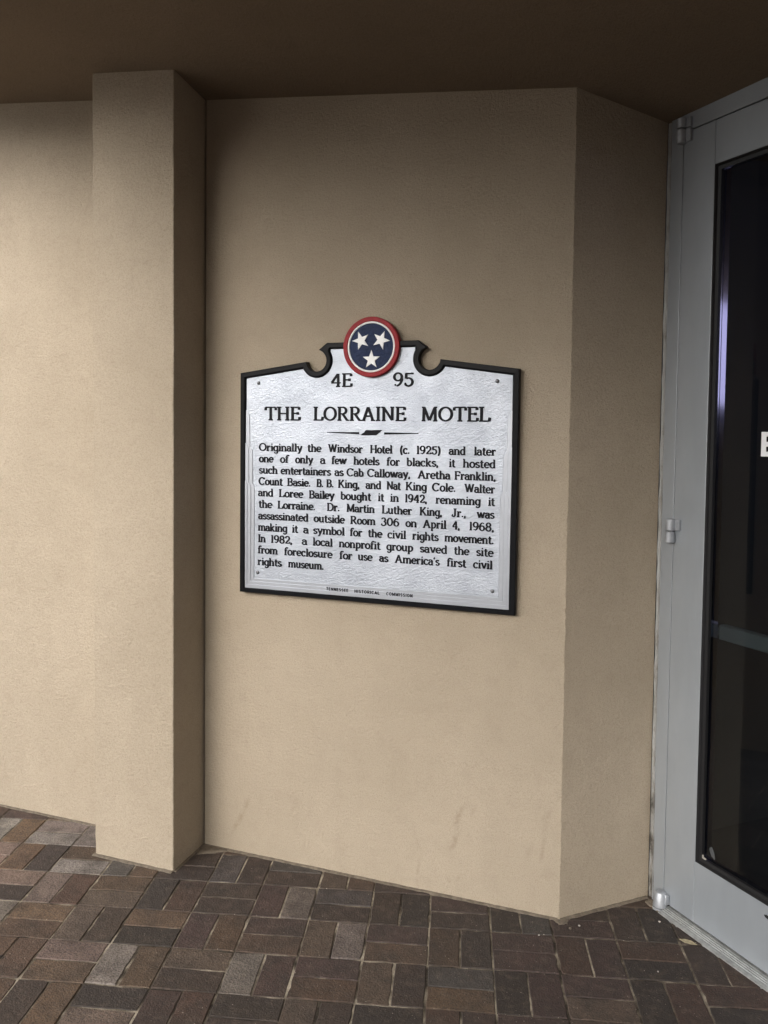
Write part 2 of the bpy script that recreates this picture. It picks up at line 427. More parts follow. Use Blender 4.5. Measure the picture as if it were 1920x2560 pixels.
def bricks():
    vs, fs, cols = [], [], []
    rnd = random.Random(3)
    for c in range(-26, 24):
        for r in range(-16, 34):
            x0, y0 = c * U, -(r + 1) * U
            cx = BO + BX * (x0 + U / 2) + BY * (y0 + U / 2)
            if cx.x < -2.1 or cx.x > 4.6 or cx.y < -6.4 or cx.y > 0.9: continue
            vert = (c + r) % 2 == 0
            near = -1.7 < cx.x < 2.9 and cx.y > -1.6
            k = KEY.get((c, r))
            for h in (0, 1):
                col = k[h] if k else pick()
                if vert: bx0, by0, bw, bh = x0 + h * U / 2, y0, U / 2, U
                else: bx0, by0, bw, bh = x0, y0 + (1 - h) * U / 2, U, U / 2
                gp = 0.0015 + rnd.random() * 0.0014
                w_, h_ = bw / 2 - gp, bh / 2 - gp
                mx, my = bx0 + bw / 2 + rnd.gauss(0, .0007), by0 + bh / 2 + rnd.gauss(0, .0007)
                ang = rnd.gauss(0, 0.004)
                zj = max(-.0010, min(.0014, rnd.gauss(0, 0.0007))); tx, ty = rnd.uniform(-.009, .009), rnd.uniform(-.009, .009)
                nl = (7 if bw > bh else 4) if near else 1
                ns = (4 if bw > bh else 7) if near else 1
                pts = [(-w_ + 2 * w_ * i / nl, -h_) for i in range(nl)] + [(w_, -h_ + 2 * h_ * i / ns) for i in range(ns)] + \
                      [(w_ - 2 * w_ * i / nl, h_) for i in range(nl)] + [(-w_, h_ - 2 * h_ * i / ns) for i in range(ns)]
                n_ = len(pts); o = len(vs)
                chip = [max(0, rnd.gauss(0, .0009)) + (rnd.random() < .06) * .003 for _ in pts] if near else [0] * n_
                for (ins, z) in ((0.0, -0.012), (0.0, -0.0028), (0.0022, 0.0)):
                    for (px, py), ch in zip(pts, chip):
                        k_ = ins + ch
                        qx = px - math.copysign(k_, px) * (1 if abs(abs(px) - w_) < 1e-9 else 0)
                        qy = py - math.copysign(k_, py) * (1 if abs(abs(py) - h_) < 1e-9 else 0)
                        rx, ry = qx * math.cos(ang) - qy * math.sin(ang), qx * math.sin(ang) + qy * math.cos(ang)
                        p = BO + BX * (mx + rx) + BY * (my + ry)
                        vs.append((p.x, p.y, z + zj + tx * rx + ty * ry))
                for q in (0, 1):
                    for i in range(n_):
                        j = (i + 1) % n_
                        fs.append((o + q * n_ + i, o + q * n_ + j, o + (q + 1) * n_ + j, o + (q + 1) * n_ + i))
                fs.append([o + 2 * n_ + i for i in range(n_)])
                v = 0.84 * rnd.uniform(.88, 1.12)
                light_lift = 0.86 + 0.70 * max(0.0, min(1.0, (1.3 - cx.x) / 2.2))      # brighter light towards the left put into the paver colour
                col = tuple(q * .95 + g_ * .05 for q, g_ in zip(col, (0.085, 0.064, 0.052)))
                cc = (col[0] * v * light_lift * rnd.uniform(1.0, 1.08), col[1] * v * light_lift * .96, col[2] * v * light_lift * rnd.uniform(.86, .95), 1)
                cols += [cc] * (3 * n_)
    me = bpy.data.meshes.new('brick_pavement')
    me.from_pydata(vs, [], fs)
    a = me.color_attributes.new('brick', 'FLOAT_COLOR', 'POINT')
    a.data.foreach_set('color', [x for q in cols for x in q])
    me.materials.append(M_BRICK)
    o = bpy.data.objects.new('brick_pavement', me); C.objects.link(o)
    o['kind'] = 'structure'
    return o
bricks()

g = MB()
g.add([(-2.3, -6.6, -0.0030), (4.8, -6.6, -0.0030), (4.8, 1.0, -0.0030), (-2.3, 1.0, -0.0030)], [(0, 1, 2, 3)])
g.cur = 1
F = 600
for (x0, y0, x1, y1) in ((-F, -F, F, -6.6), (-F, 1.0, F, F), (4.8, -6.6, F, 1.0)):
    g.add([(x0, y0, -0.0030), (x1, y0, -0.0030), (x1, y1, -0.0030), (x0, y1, -0.0030)], [(0, 1, 2, 3)])
g.cur = 2; g.add([(-F, -6.6, -0.0030), (-2.3, -6.6, -0.0030), (-2.3, 1.0, -0.0030), (-F, 1.0, -0.0030)], [(0, 1, 2, 3)])  # unseen pale ground added to bounce light onto the left wall
M_BOUNCE = simple('added_bounce_concrete', (0.40, 0.38, 0.345, 1), 0.9, 0, .2, None, .2, 2)
go = g.build('ground', [M_SAND, M_FAR, M_BOUNCE], recalc=False)
go['kind'] = 'structure'

# ------------------------------------------------------------------ building
bld = thing('entrance_building', 'tan stucco building front with pilaster, dark overhanging soffit and angled metal entrance door', 'building')
ZT = 3.9

def round_corner(p, a, b, r, n=4):
    """points of an arc of radius r replacing the corner p between neighbours a and b (2-D)"""
    p, a, b = Vector(p), Vector(a), Vector(b)
    d1, d2 = (a - p).normalized(), (b - p).normalized()
    th = math.acos(max(-1, min(1, d1.dot(d2))))
    L = r / math.tan(th / 2)
    cpt = p + (d1 + d2).normalized() * (r / math.sin(th / 2))
    s, e = p + d1 * L, p + d2 * L
    a0 = math.atan2((s - cpt).y, (s - cpt).x); a1 = math.atan2((e - cpt).y, (e - cpt).x)
    da = (a1 - a0 + PI) % (2 * PI) - PI
    return [(cpt.x + r * math.cos(a0 + da * i / n), cpt.y + r * math.sin(a0 + da * i / n)) for i in range(n + 1)]

def plan_wall(name, poly, mat, rounds=(), z0=-0.15, zt=None):
    out = []; soft = set()
    for i, p in enumerate(poly):
        if i in rounds:
            o_ = len(out); out += round_corner(p, poly[i - 1], poly[(i + 1) % len(poly)], 0.005); soft |= set(range(o_, len(out)))
        else: out.append(p)
    rq = random.Random(len(name)); b = MB(); rings = []
    top = lambda x, y: ceil_z(x, y) + 0.25 if zt is None else zt
    N = 90; cen = Vector((sum(p[0] for p in out) / len(out), sum(p[1] for p in out) / len(out)))
    d1 = d2 = 0.0
    for k in range(N + 1):
        d1 = d1 * .8 + rq.gauss(0, .00035); d2 = (rq.random() < .10) * rq.uniform(.0005, .0022)
        ring = []
        for i, (x, y) in enumerate(out):
            if i in soft and 0 < k < N:
                v = (cen - Vector((x, y))).normalized() * (d1 + d2); x, y = x + v.x, y + v.y
            ring.append((x, y, z0 + (top(x, y) - z0) * k / N))
        rings.append(ring)
    b.loft(rings, True, True, True)
    return b.build(name, mat, bld, smooth=True)

plan_wall('side_wall', [(-9, -0.0335), (-0.36, -0.0285), (-0.36, 0.3), (-9, 0.3)], M_STUCCO)
plan_wall('pilaster', [(-0.348, -0.2328), (0.0145, -0.2328), (-0.0187, 0.30), (-0.348, 0.3)], M_STUCCO, rounds=(0, 1))
# plaque wall and its 45 degree return towards the door
FX, FY = 1.421 + 0.2745, 0.2745
plan_wall('plaque_wall', [(0.0068, 0.0), (1.421, 0.0), (FX, FY), (FX - .15, FY + .15), (1.35, 0.3), (0.0068, 0.3)], M_STUCCO_P, rounds=(1,))
# shadow gap in the inner corner
b = MB(); b.box(-0.0020, 0.045, -0.1, 0.0060, 0.2, 3.15); b.build('corner_joint', M_GAP, bld)

# canopy: sloping soffit open to left and viewer; unseen outline shaped to steer light
CANOPY = [(-1.32, 0.6), (-1.36, -0.74), (-0.60, -1.16), (-0.12, -2.6), (1.2, -5.4), (8.0, -8.0), (8.0, 0.6)]
def canopy():
    b = MB()
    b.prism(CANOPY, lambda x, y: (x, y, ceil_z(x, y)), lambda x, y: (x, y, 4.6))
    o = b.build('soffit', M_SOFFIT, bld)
    # unseen board added along the front edge to block high sky
    b = MB()
    dz = 0.07
    edge = CANOPY[1:6]
    outer = [(x - .10, y - .06) for x, y in edge]
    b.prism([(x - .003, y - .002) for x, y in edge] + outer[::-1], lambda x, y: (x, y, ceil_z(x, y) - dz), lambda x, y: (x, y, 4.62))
    b.build('added_fascia', M_SOFFIT, bld)
    return o
canopy()
b = MB(); b.box(-9, 0.31, -0.1, 1.2, 6, 6.5); b.box(-1.7, 0.62, 4.0, 5.5, 6, 6.5); b.build('upper_wall', M_STUCCO, bld)

# unseen building added behind the viewer; blocks low sky to darken upper walls
ob = thing('sky_blocking_building', 'unseen long two storey brick building added behind the viewer to block low sky', 'building', (0, -26, 0))
M_OPP = simple('dull_red_brick', (0.16, 0.085, 0.06, 1), 0.9, 0, .2, None, .3, 3)
b = MB(); b.box(-18, -36, -0.1, 30, -26, 6.6); b.build('wall', M_OPP, ob)
b = MB(); b.box(-18.3, -36.3, 6.6, 30.3, -25.7, 6.95); b.build('roof', M_DARK, ob)
for i in range(8):
    for z in (0.9, 4.0):
        b = MB(); b.box(-15 + i * 5.4, -25.98, z, -13 + i * 5.4, -25.9, z + 1.6); b.build('window', M_DARK, ob)

# ---- door, in its own plan axes: u along the door from the corner, n out of the door, z up
DU = Vector((1 / R2, -1 / R2, 0)); DN = Vector((-1 / R2, -1 / R2, 0)); DO = Vector((1.697, 0.274, 0))
def D(u, n, z):
    p = DO + DU * u + DN * n
    return (p.x, p.y, z)
GAP_U, DOOR_T, DOOR_B = 0.0765, 2.698, 0.0215
W_END = 1.06           # latch edge of the leaf
fr = MB()
fr.bevbox(0.0185, -0.11, 0.0, GAP_U - 0.0020, 0.0, 2.90, 0.0012, D)            # hinge jamb
fr.bevbox(W_END + 0.0025, -0.11, 0.0, W_END + 0.062, 0.0, 2.90, 0.0012, D)     # latch jamb
fr.box(GAP_U - 0.0018, -0.11, DOOR_T + 0.004, W_END + 0.0023, 0.0, 2.90, D)    # head
fr.box(GAP_U - 0.0018, -0.10, 0.02, GAP_U + .03, -0.056, DOOR_T + .003, D)     # stops
fro = fr.build('door_frame', M_ALU, bld)
cb = MB()
rr = random.Random(5)
rings = []
for i in range(61):
    z = 0.0 + i * 2.80 / 60
    wv = rr.gauss(0, .0012); lo = max(0, .55 - z) / .55 * .008 + abs(rr.gauss(0, .0006))
    rings.append([D(-0.004, -0.03, z), D(-0.003, -0.004 + wv, z), D(0.004 + wv, -0.0065 + rr.gauss(0, .001), z), D(0.0125, -0.005 + rr.gauss(0, .001), z), D(0.0182 + lo, 0.0012 + wv * .4, z), D(0.0186 + lo, -0.0005, z), D(0.0180, -0.03, z)])
cb.loft(rings); cb.build('caulk_joint', M_CAULK, bld, smooth=True)
# right-hand wall carrying on from the door frame
rw = MB()
rw.prism([(W_END + 0.066, 0.004), (5.2, 0.004), (5.2, -0.3), (W_END + 0.066, -0.3)], lambda u, n: D(u, n, -.1), lambda u, n: D(u, n, 3.3))
rw.build('side_wall', M_STUCCO, bld)
# dark lobby behind the glass
lb = MB()
def quad(*p): lb.add(p, [(0, 1, 2, 3)])
quad(D(-.3, -2.6, 0.005), D(2.2, -2.6, .005), D(2.2, -.12, .005), D(-.3, -.12, .005))
quad(D(-.3, -2.6, 2.92), D(2.2, -2.6, 2.92), D(2.2, -.12, 2.92), D(-.3, -.12, 2.92))
quad(D(-.3, -2.6, 0), D(2.2, -2.6, 0), D(2.2, -2.6, 2.92), D(-.3, -2.6, 2.92))
quad(D(-.3, -2.6, 0), D(-.3, -.12, 0), D(-.3, -.12, 2.92), D(-.3, -2.6, 2.92))
quad(D(2.2, -2.6, 0), D(2.2, -.12, 0), D(2.2, -.12, 2.92), D(2.2, -2.6, 2.92))
lb.build('lobby', M_DARK, bld, recalc=False)
# lit display on the end wall of the lobby, seen as the lilac streak in the glazing stop
def m_screen():
    t = NT('lit_display'); t.col((0.1, 0.09, 0.12, 1)); t.b.inputs['Emission Color'].default_value = (0.66, 0.61, 0.86, 1); t.b.inputs['Emission Strength'].default_value = 1.5
    return t.m
b = MB(); b.bevbox(2.10, -2.55, 1.86, 2.17, -1.30, 2.80, .006, D); b.build('lit_display', m_screen(), bld)
# threshold: ridged metal strip
sb = MB()
prof = [(-0.10, 0.0), (-0.10, 0.014), (0.000, 0.014), (0.004, 0.0125), (0.010, 0.0125), (0.0115, 0.0105), (0.0175, 0.0105), (0.019, 0.0085), (0.025, 0.0085), (0.0265, 0.0065), (0.034, 0.0060), (0.043, 0.0035), (0.044, -0.005)]
sb.loft([[D(0.098, n, z) for n, z in prof], [D(W_END + .06, n, z) for n, z in prof]], closed=True, cap0=True, cap1=True)
sb.build('threshold', M_SILL, bld)

# ---- the leaf
GL, GR, GB, GT = 0.2175, W_END - 0.142, 0.231, 2.556
lf = MB()
def frame_piece(u0, u1, z0, z1, bv=0.0016): lf.bevbox(u0, -0.050, z0, u1, 0.0, z1, bv, D)
frame_piece(GAP_U + 0.0006, GL, DOOR_B, DOOR_T)
frame_piece(GR, W_END, DOOR_B, DOOR_T)
lf.bevbox(GL + .0003, -0.0495, DOOR_B, GR - .0003, -0.0006, GB, 0.0016, D)
lf.bevbox(GL + .0003, -0.0495, GT, GR - .0003, -0.0006, DOOR_T, 0.0016, D)
door = lf.build('door', M_ALU, bld)
door['label'] = 'grey aluminium framed glass door hung at the angle'
def ring_profile(u0, u1, z0, z1, prof):
    """sweep a profile of (inset, n) points round the rectangle"""
    b_ = MB(); rings = []
    for (sx, sz) in ((0, 0), (1, 0), (1, 1), (0, 1), (0, 0)):
        rings.append([D((u0 + i) if sx == 0 else (u1 - i), n, (z0 + i) if sz == 0 else (z1 - i)) for i, n in prof])
    b_.loft(rings, closed=False)
    return b_
ring_profile(GL, GR, GB, GT, [(0.0, -0.002), (0.002, -0.0005), (0.005, -0.004), (0.007, -0.010), (0.0185, -0.012), (0.0185, -0.024)]).build('gasket', M_RUBBER, door, smooth=True)
ring_profile(GL, GR, GB, GT, [(.0004, -0.0305), (.0004, -0.0490), (-.003, -0.0500), (-.003, -0.0510), (.0004, -0.0520), (.0004, -0.0740), (-.03, -0.0742), (-.03, -0.0502)]).build('glazing_stop', M_BEAD, door)
gb = MB(); gb.box(GL + .012, -0.030, GB + .012, GR - .012, -0.0235, GT - .012, D); gb.build('glass_pane', M_GLASS, door)
pb = MB()
pb.bevbox(GL - .004, -0.112, 0.983, GR + .004, -0.080, 1.034, 0.004, D)
pb.box(GL - .004, -0.0805, 0.998, GL - .0005, -0.074, 1.024, D); pb.box(GR + .0005, -0.0805, 0.998, GR + .004, -0.074, 1.024, D)
pb.build('push_rail', M_BAR, door)
# white letter on the glass
lt = MB()
eu, ez, eh, ew, es = 0.4180, 1.6090, 0.0760, 0.052, 0.0190
poly = [(0, 0), (ew, 0), (ew, .0150), (es, .0150), (es, .0305), (ew - .004, .0305), (ew - .004, .0455), (es, .0455), (es, .0615), (ew, .0615), (ew, eh), (0, eh)]
lt.prism(poly, lambda u, z: D(eu + u, -0.0232, ez + z), lambda u, z: D(eu + u, -0.0226, ez + z))
lt.build('lettering', M_DECAL, door)
# hinges
def ringz(u, n, r, z, k=20): return [D(u + r * math.cos(2 * PI * i / k), n + r * math.sin(2 * PI * i / k), z) for i in range(k)]
def barrel(b_, u, n, r0, r1, z0, z1, e=.002):
    b_.loft([ringz(u, n, r0 - e, z0), ringz(u, n, r0, z0 + e), ringz(u, n, r1, z1 - e), ringz(u, n, r1 - e, z1)], True, True, True)
hz = MB()
barrel(hz, 0.0785, 0.016, .0165, .0165, 1.3425, 1.3825); hz.bevbox(0.080, 0.0005, 1.3440, 0.1130, 0.0105, 1.3820, .001, D)
barrel(hz, 0.0765, 0.016, .0165, .0165, 1.3000, 1.3385); hz.bevbox(0.048, 0.0005, 1.3010, 0.074, 0.0070, 1.3375, .001, D)
barrel(hz, 0.0775, 0.012, .0060, .0060, 1.3370, 1.3440, .0005)
hz.build('hinge', M_HINGE, door, smooth=True)
hz = MB()
barrel(hz, 0.0815, 0.015, .0165, .0172, 2.6590, 2.7060, .003); barrel(hz, 0.0815, 0.015, .0172, .0172, 2.7100, 2.7420)
hz.bevbox(0.084, 0.0005, 2.6620, 0.1180, 0.011, 2.7060, .001, D); hz.bevbox(0.072, 0.0005, 2.7100, 0.1160, 0.011, 2.7420, .001, D)
hz.build('hinge', M_HINGE, door, smooth=True)
hz = MB()
barrel(hz, 0.0800, 0.018, .0250, .0200, 0.0100, 0.0640, .004); hz.loft([ringz(.08, .018, .0125, .0640), ringz(.08, .018, .0110, .0655)], True, False, True)
barrel(hz, 0.0790, 0.018, .0245, .0245, -0.004, 0.0075)
hz.bevbox(0.082, 0.0005, 0.0240, 0.1080, 0.018, 0.0600, .002, D)
hz.build('hinge', M_HINGE, door, smooth=True)
# remains of a sticker low on the glass, chipped sealant in the corner, a scrape on the rail
def ragged(uc, zc, ru, rz, n_, nn, rot=0, seed=1, k=14):
    rq = random.Random(seed); out = []
    for i in range(k):
        a_ = 2 * PI * i / k; q = rq.uniform(.6, 1.1)
        x, z = ru * q * math.cos(a_), rz * q * math.sin(a_)
        out.append((uc + x * math.cos(rot) - z * math.sin(rot), zc + x * math.sin(rot) + z * math.cos(rot)))
    b_ = MB(); b_.prism(out, lambda u, z: D(u, n_, z), lambda u, z: D(u, nn, z)); return b_
ragged(0.272, 0.282, .011, .027, -.0232, -.0228, .45, 4).build('sticker_residue', M_SCUFF, door)
sc = ragged(0.2365, 0.2545, .003, .007, -.019, -.0135, .2, 8); 
sc2 = ragged(0.246, 0.2505, .006, .003, -.019, -.0130, -.3, 9); sc.add(sc2.v, sc2.f); sc.build('sealant_chip', M_STONE, door)
ragged(0.522, 0.196, .020, .007, -.0004, .0003, -.25, 11).build('scrape', M_RUBBER, door)

# sand and mortar swept along the foot of the walls
def foot(pts, wid, name='mortar_fillet', seed=1):
    rq = random.Random(seed); b_ = MB(); rings = []
    for k in range(len(pts) - 1):
        a_, e = Vector(pts[k]), Vector(pts[k + 1])
        d = (e - a_); n_ = Vector((d.y, -d.x)).normalized(); N = max(2, int(d.length / .02))
        for i in range(N + (k == len(pts) - 2)):
            p = a_ + d * (i / N); ww = wid * rq.uniform(.8, 1.15); hh = wid * rq.uniform(.35, .5)
            q0 = p - n_ * .004; q1 = p + n_ * ww * .45; q2 = p + n_ * ww
            rings.append([(q0.x, q0.y, -.004), (q0.x, q0.y, hh), (q1.x, q1.y, hh * .5 + .002), (q2.x, q2.y, .0012), (q2.x, q2.y, -.004)])
    b_.loft(rings, closed=True, cap0=True, cap1=True)
    b_.build(name, M_SANDB, bld, smooth=True)
foot([(-3, -0.0305), (-0.352, -0.0285)], .010, seed=1)
foot([(-0.352, -0.2328), (0.012, -0.2328)], .012, seed=2)
foot([(0.0145, -0.228), (0.002, 0.0)], .008, seed=6)
foot([(0.008, 0.0), (1.415, 0.0)], .012, seed=3)
foot([(1.424, 0.002), (1.69, 0.268)], .012, seed=4)
# patch of mortar in the inner corner and beside the outer corner
def patch(pts, h, seed):
    b_ = MB(); rq = random.Random(seed)
    cx = sum(p[0] for p in pts) / len(pts); cy = sum(p[1] for p in pts) / len(pts)
    out = []
    for i, p in enumerate(pts):
        q = pts[(i + 1) % len(pts)]
        for k in range(5):
            t_ = k / 5; out.append((p[0] + (q[0] - p[0]) * t_ + rq.gauss(0, .002), p[1] + (q[1] - p[1]) * t_ + rq.gauss(0, .002)))
    inn = [(cx + (x - cx) * .8, cy + (y - cy) * .8, h + rq.gauss(0, .0006)) for x, y in out]
    b_.loft([[(x, y, -.004) for x, y in out], [(x, y, .0012) for x, y in out], inn], True, False, True)
    b_.build('mortar_patch', M_SANDB, bld, smooth=True)
patch([(0.004, -0.002), (0.018, -0.088), (0.07, -0.055), (0.12, -0.012), (0.13, -0.002)], .005, 3)
patch([(1.405, -0.008), (1.424, -0.035), (1.452, -0.018), (1.446, 0.018), (1.425, -0.004)], .003, 5)
patch([(1.70, 0.262), (1.69, 0.225), (1.735, 0.178), (1.748, 0.205)], .005, 6)

# ------------------------------------------------------------------ the plaque
SX = 0.7165; Y_BACK, Y_FACE, Y_FRONT = -0.004, -0.0230, -0.0310
plq = thing('historical_marker', 'cast silver historical marker with black raised edge and three star emblem fixed to tan wall', 'plaque', (SX, 0, 1.0475))

def outline(inset):
    """marker outline (x relative to the centre, z), shrunk inwards by inset"""
    i = inset
    hw, zb = 0.5372 - i, 1.0475 + i * 0.8
    tl, pk = 1.8905, 1.9285
    slope = (pk - tl) / (0.5372 - 0.2585)
    zt = lambda x: tl + (0.5372 - abs(x)) * slope - i * 1.03
    cr = 0.0400 + i; cx, cz = 0.2185, 1.932
    # left half from bottom up, then mirrored
    pts = [(-hw, zb), (-hw, zt(-hw))]
    # where the sloping top meets the notch circle
    best = None
    for k in range(400):
        a = PI + 0.9 - k * 0.005
        x, z = -cx + cr * math.cos(a), cz + cr * math.sin(a)
        if z >= zt(x): best = a; break
    a0 = best if best is not None else PI
    tipz = 1.9710 - i * 0.35
    a1 = math.asin(min(1, (tipz - cz) / cr))
    a_s, a_e = a0, a1 + 2 * PI
    for k in range(25):
        a = a_s + (a_e - a_s) * k / 24
        pts.append((-cx + cr * math.cos(a), cz + cr * math.sin(a)))
    pts.append((-0.1765 + i * .55, 1.9965 - i))
    pts += [(-x, z) for x, z in reversed(pts)]
    return pts
def SY(y): return lambda x, z: (SX + x, y, z)
o0, o1, o2 = outline(0.0), outline(0.019), outline(0.0235)
fb = MB()
rings = []
def lerp(A, B, t_): return [(a[0] + (b_[0] - a[0]) * t_, a[1] + (b_[1] - a[1]) * t_) for a, b_ in zip(A, B)]
for (pts, y) in ((o0, Y_BACK), (o0, Y_FRONT + .002), (lerp(o0, o1, .12), Y_FRONT), (lerp(o0, o1, .88), Y_FRONT - .0004), (o1, Y_FRONT + .001), (o2, Y_FACE - .0005), (o2, Y_FACE + .002)):
    rings.append([SY(y)(*p) for p in pts])
fb.loft(rings)
fb.build('frame', M_BLACK, plq)
pf = MB(); pf.prism(outline(0.0215), SY(Y_BACK - .001), SY(Y_FACE)); pf.build('face_panel', M_SILVER, plq)

# stepped mouldings down the sides and across the foot
HB = 0.5145; ZB0 = 1.0655
def mould(name, steps, zbot, y):
    """steps: [(x at top, z at top), ...] of the inner edge on the left, going down"""
    left = [(-HB, steps[0][1] + .012)]
    px = -HB
    for (x, z) in steps:
        for k in range(1, 9):
            t_ = k / 8
            left.append((px + (x - px) * (math.sin(t_ * PI / 2)) , z + .012 - .030 * t_ ** 1.3))
        px = x
    left.append((px, zbot))
    inner = left + [(-x, z) for x, z in reversed(left)]
    poly = inner + [(HB, ZB0), (-HB, ZB0)]
    b_ = MB()
    n_ = len(inner)
    ch = [(x + (-.0018 if x < 0 else .0018), z - .0018) for x, z in inner]
    b_.loft([[SY(Y_FACE + .0005)(*p) for p in inner], [SY(y + .0012)(*p) for p in inner], [SY(y)(*p) for p in ch]], closed=False)
    b_.add([SY(y)(*p) for p in ch + [(HB, ZB0), (-HB, ZB0)]], [list(range(n_ + 2))])
    b_.build(name, M_SILVER_S, plq)
mould('moulding', [(-.4995, 1.738), (-.4862, 1.602), (-.4772, 1.462)], 1.1045, Y_FACE - .0020)
mould('moulding', [(-.5025, 1.612), (-.4915, 1.462)], 1.0925, Y_FACE - .0040)
mould('moulding', [(-.5060, 1.468)], 1.0800, Y_FACE - .0060)

# emblem
def disc(name, r, y0, y1, mat, parent, cx=0.0008, cz=1.9765, bev=.002, r_in=None, k=72):
    b_ = MB()
    circ = lambda rr_, y: [(SX + cx + rr_ * math.cos(2 * PI * i / k), y, cz + rr_ * math.sin(2 * PI * i / k)) for i in range(k)]
    if r_in is None:
        b_.loft([circ(r, y0), circ(r, y1 + bev), circ(r - bev, y1)], True, True, True)
    else:
        b_.loft([circ(r, y0), circ(r, y1 + bev), circ(r - bev, y1), circ(r_in + bev, y1), circ(r_in, y1 + bev), circ(r_in, y0)], True)
    return b_.build(name, mat, parent, smooth=True)
emb = disc('emblem', .1080, -0.012, -0.0400, M_RED, plq, r_in=.0915)
disc('white_ring', .0912, -0.014, -0.0392, M_WHITE, emb, r_in=.0845)
disc('blue_field', .0842, -0.014, -0.0352, M_BLUE, emb, bev=.001)
def star(cx, cz, rot):
    b_ = MB(); p0, p1 = [], []
    for i in range(10):
        r = .0345 if i % 2 == 0 else .0345 * .40
        a = rot + i * PI / 5
        p0.append((cx + r * math.cos(a), cz + r * math.sin(a)))
        p1.append((cx + r * .95 * math.cos(a), cz + r * .95 * math.sin(a)))
    b_.loft([[SY(-.0345)(*p) for p in p0], [SY(-.0378)(*p) for p in p0], [SY(-.0384)(*p) for p in p1]], True, False, True)
    return b_.build('star', M_WHITE, emb)
star(-.0390, 2.0000, math.radians(108.5)); star(.0385, 2.0000, math.radians(67)); star(.0020, 1.9312, math.radians(90))

# bolts
for (x, z) in ((-.462, 1.8525), (.4605, 1.8500), (-.4622, 1.1265), (.4560, 1.1250)):
    b_ = MB()
    cc = lambda r, y, k=16: [(SX + x + r * math.cos(2 * PI * i / k), y, z + r * math.sin(2 * PI * i / k)) for i in range(k)]
    b_.loft([cc(.0068, Y_FACE + .001), cc(.0068, Y_FACE - .0018), cc(.0058, Y_FACE - .0042), cc(.0034, Y_FACE - .0056), cc(.0012, Y_FACE - .0060)], True, False, True)
    b_.build('bolt', M_BOLT, plq, smooth=True)

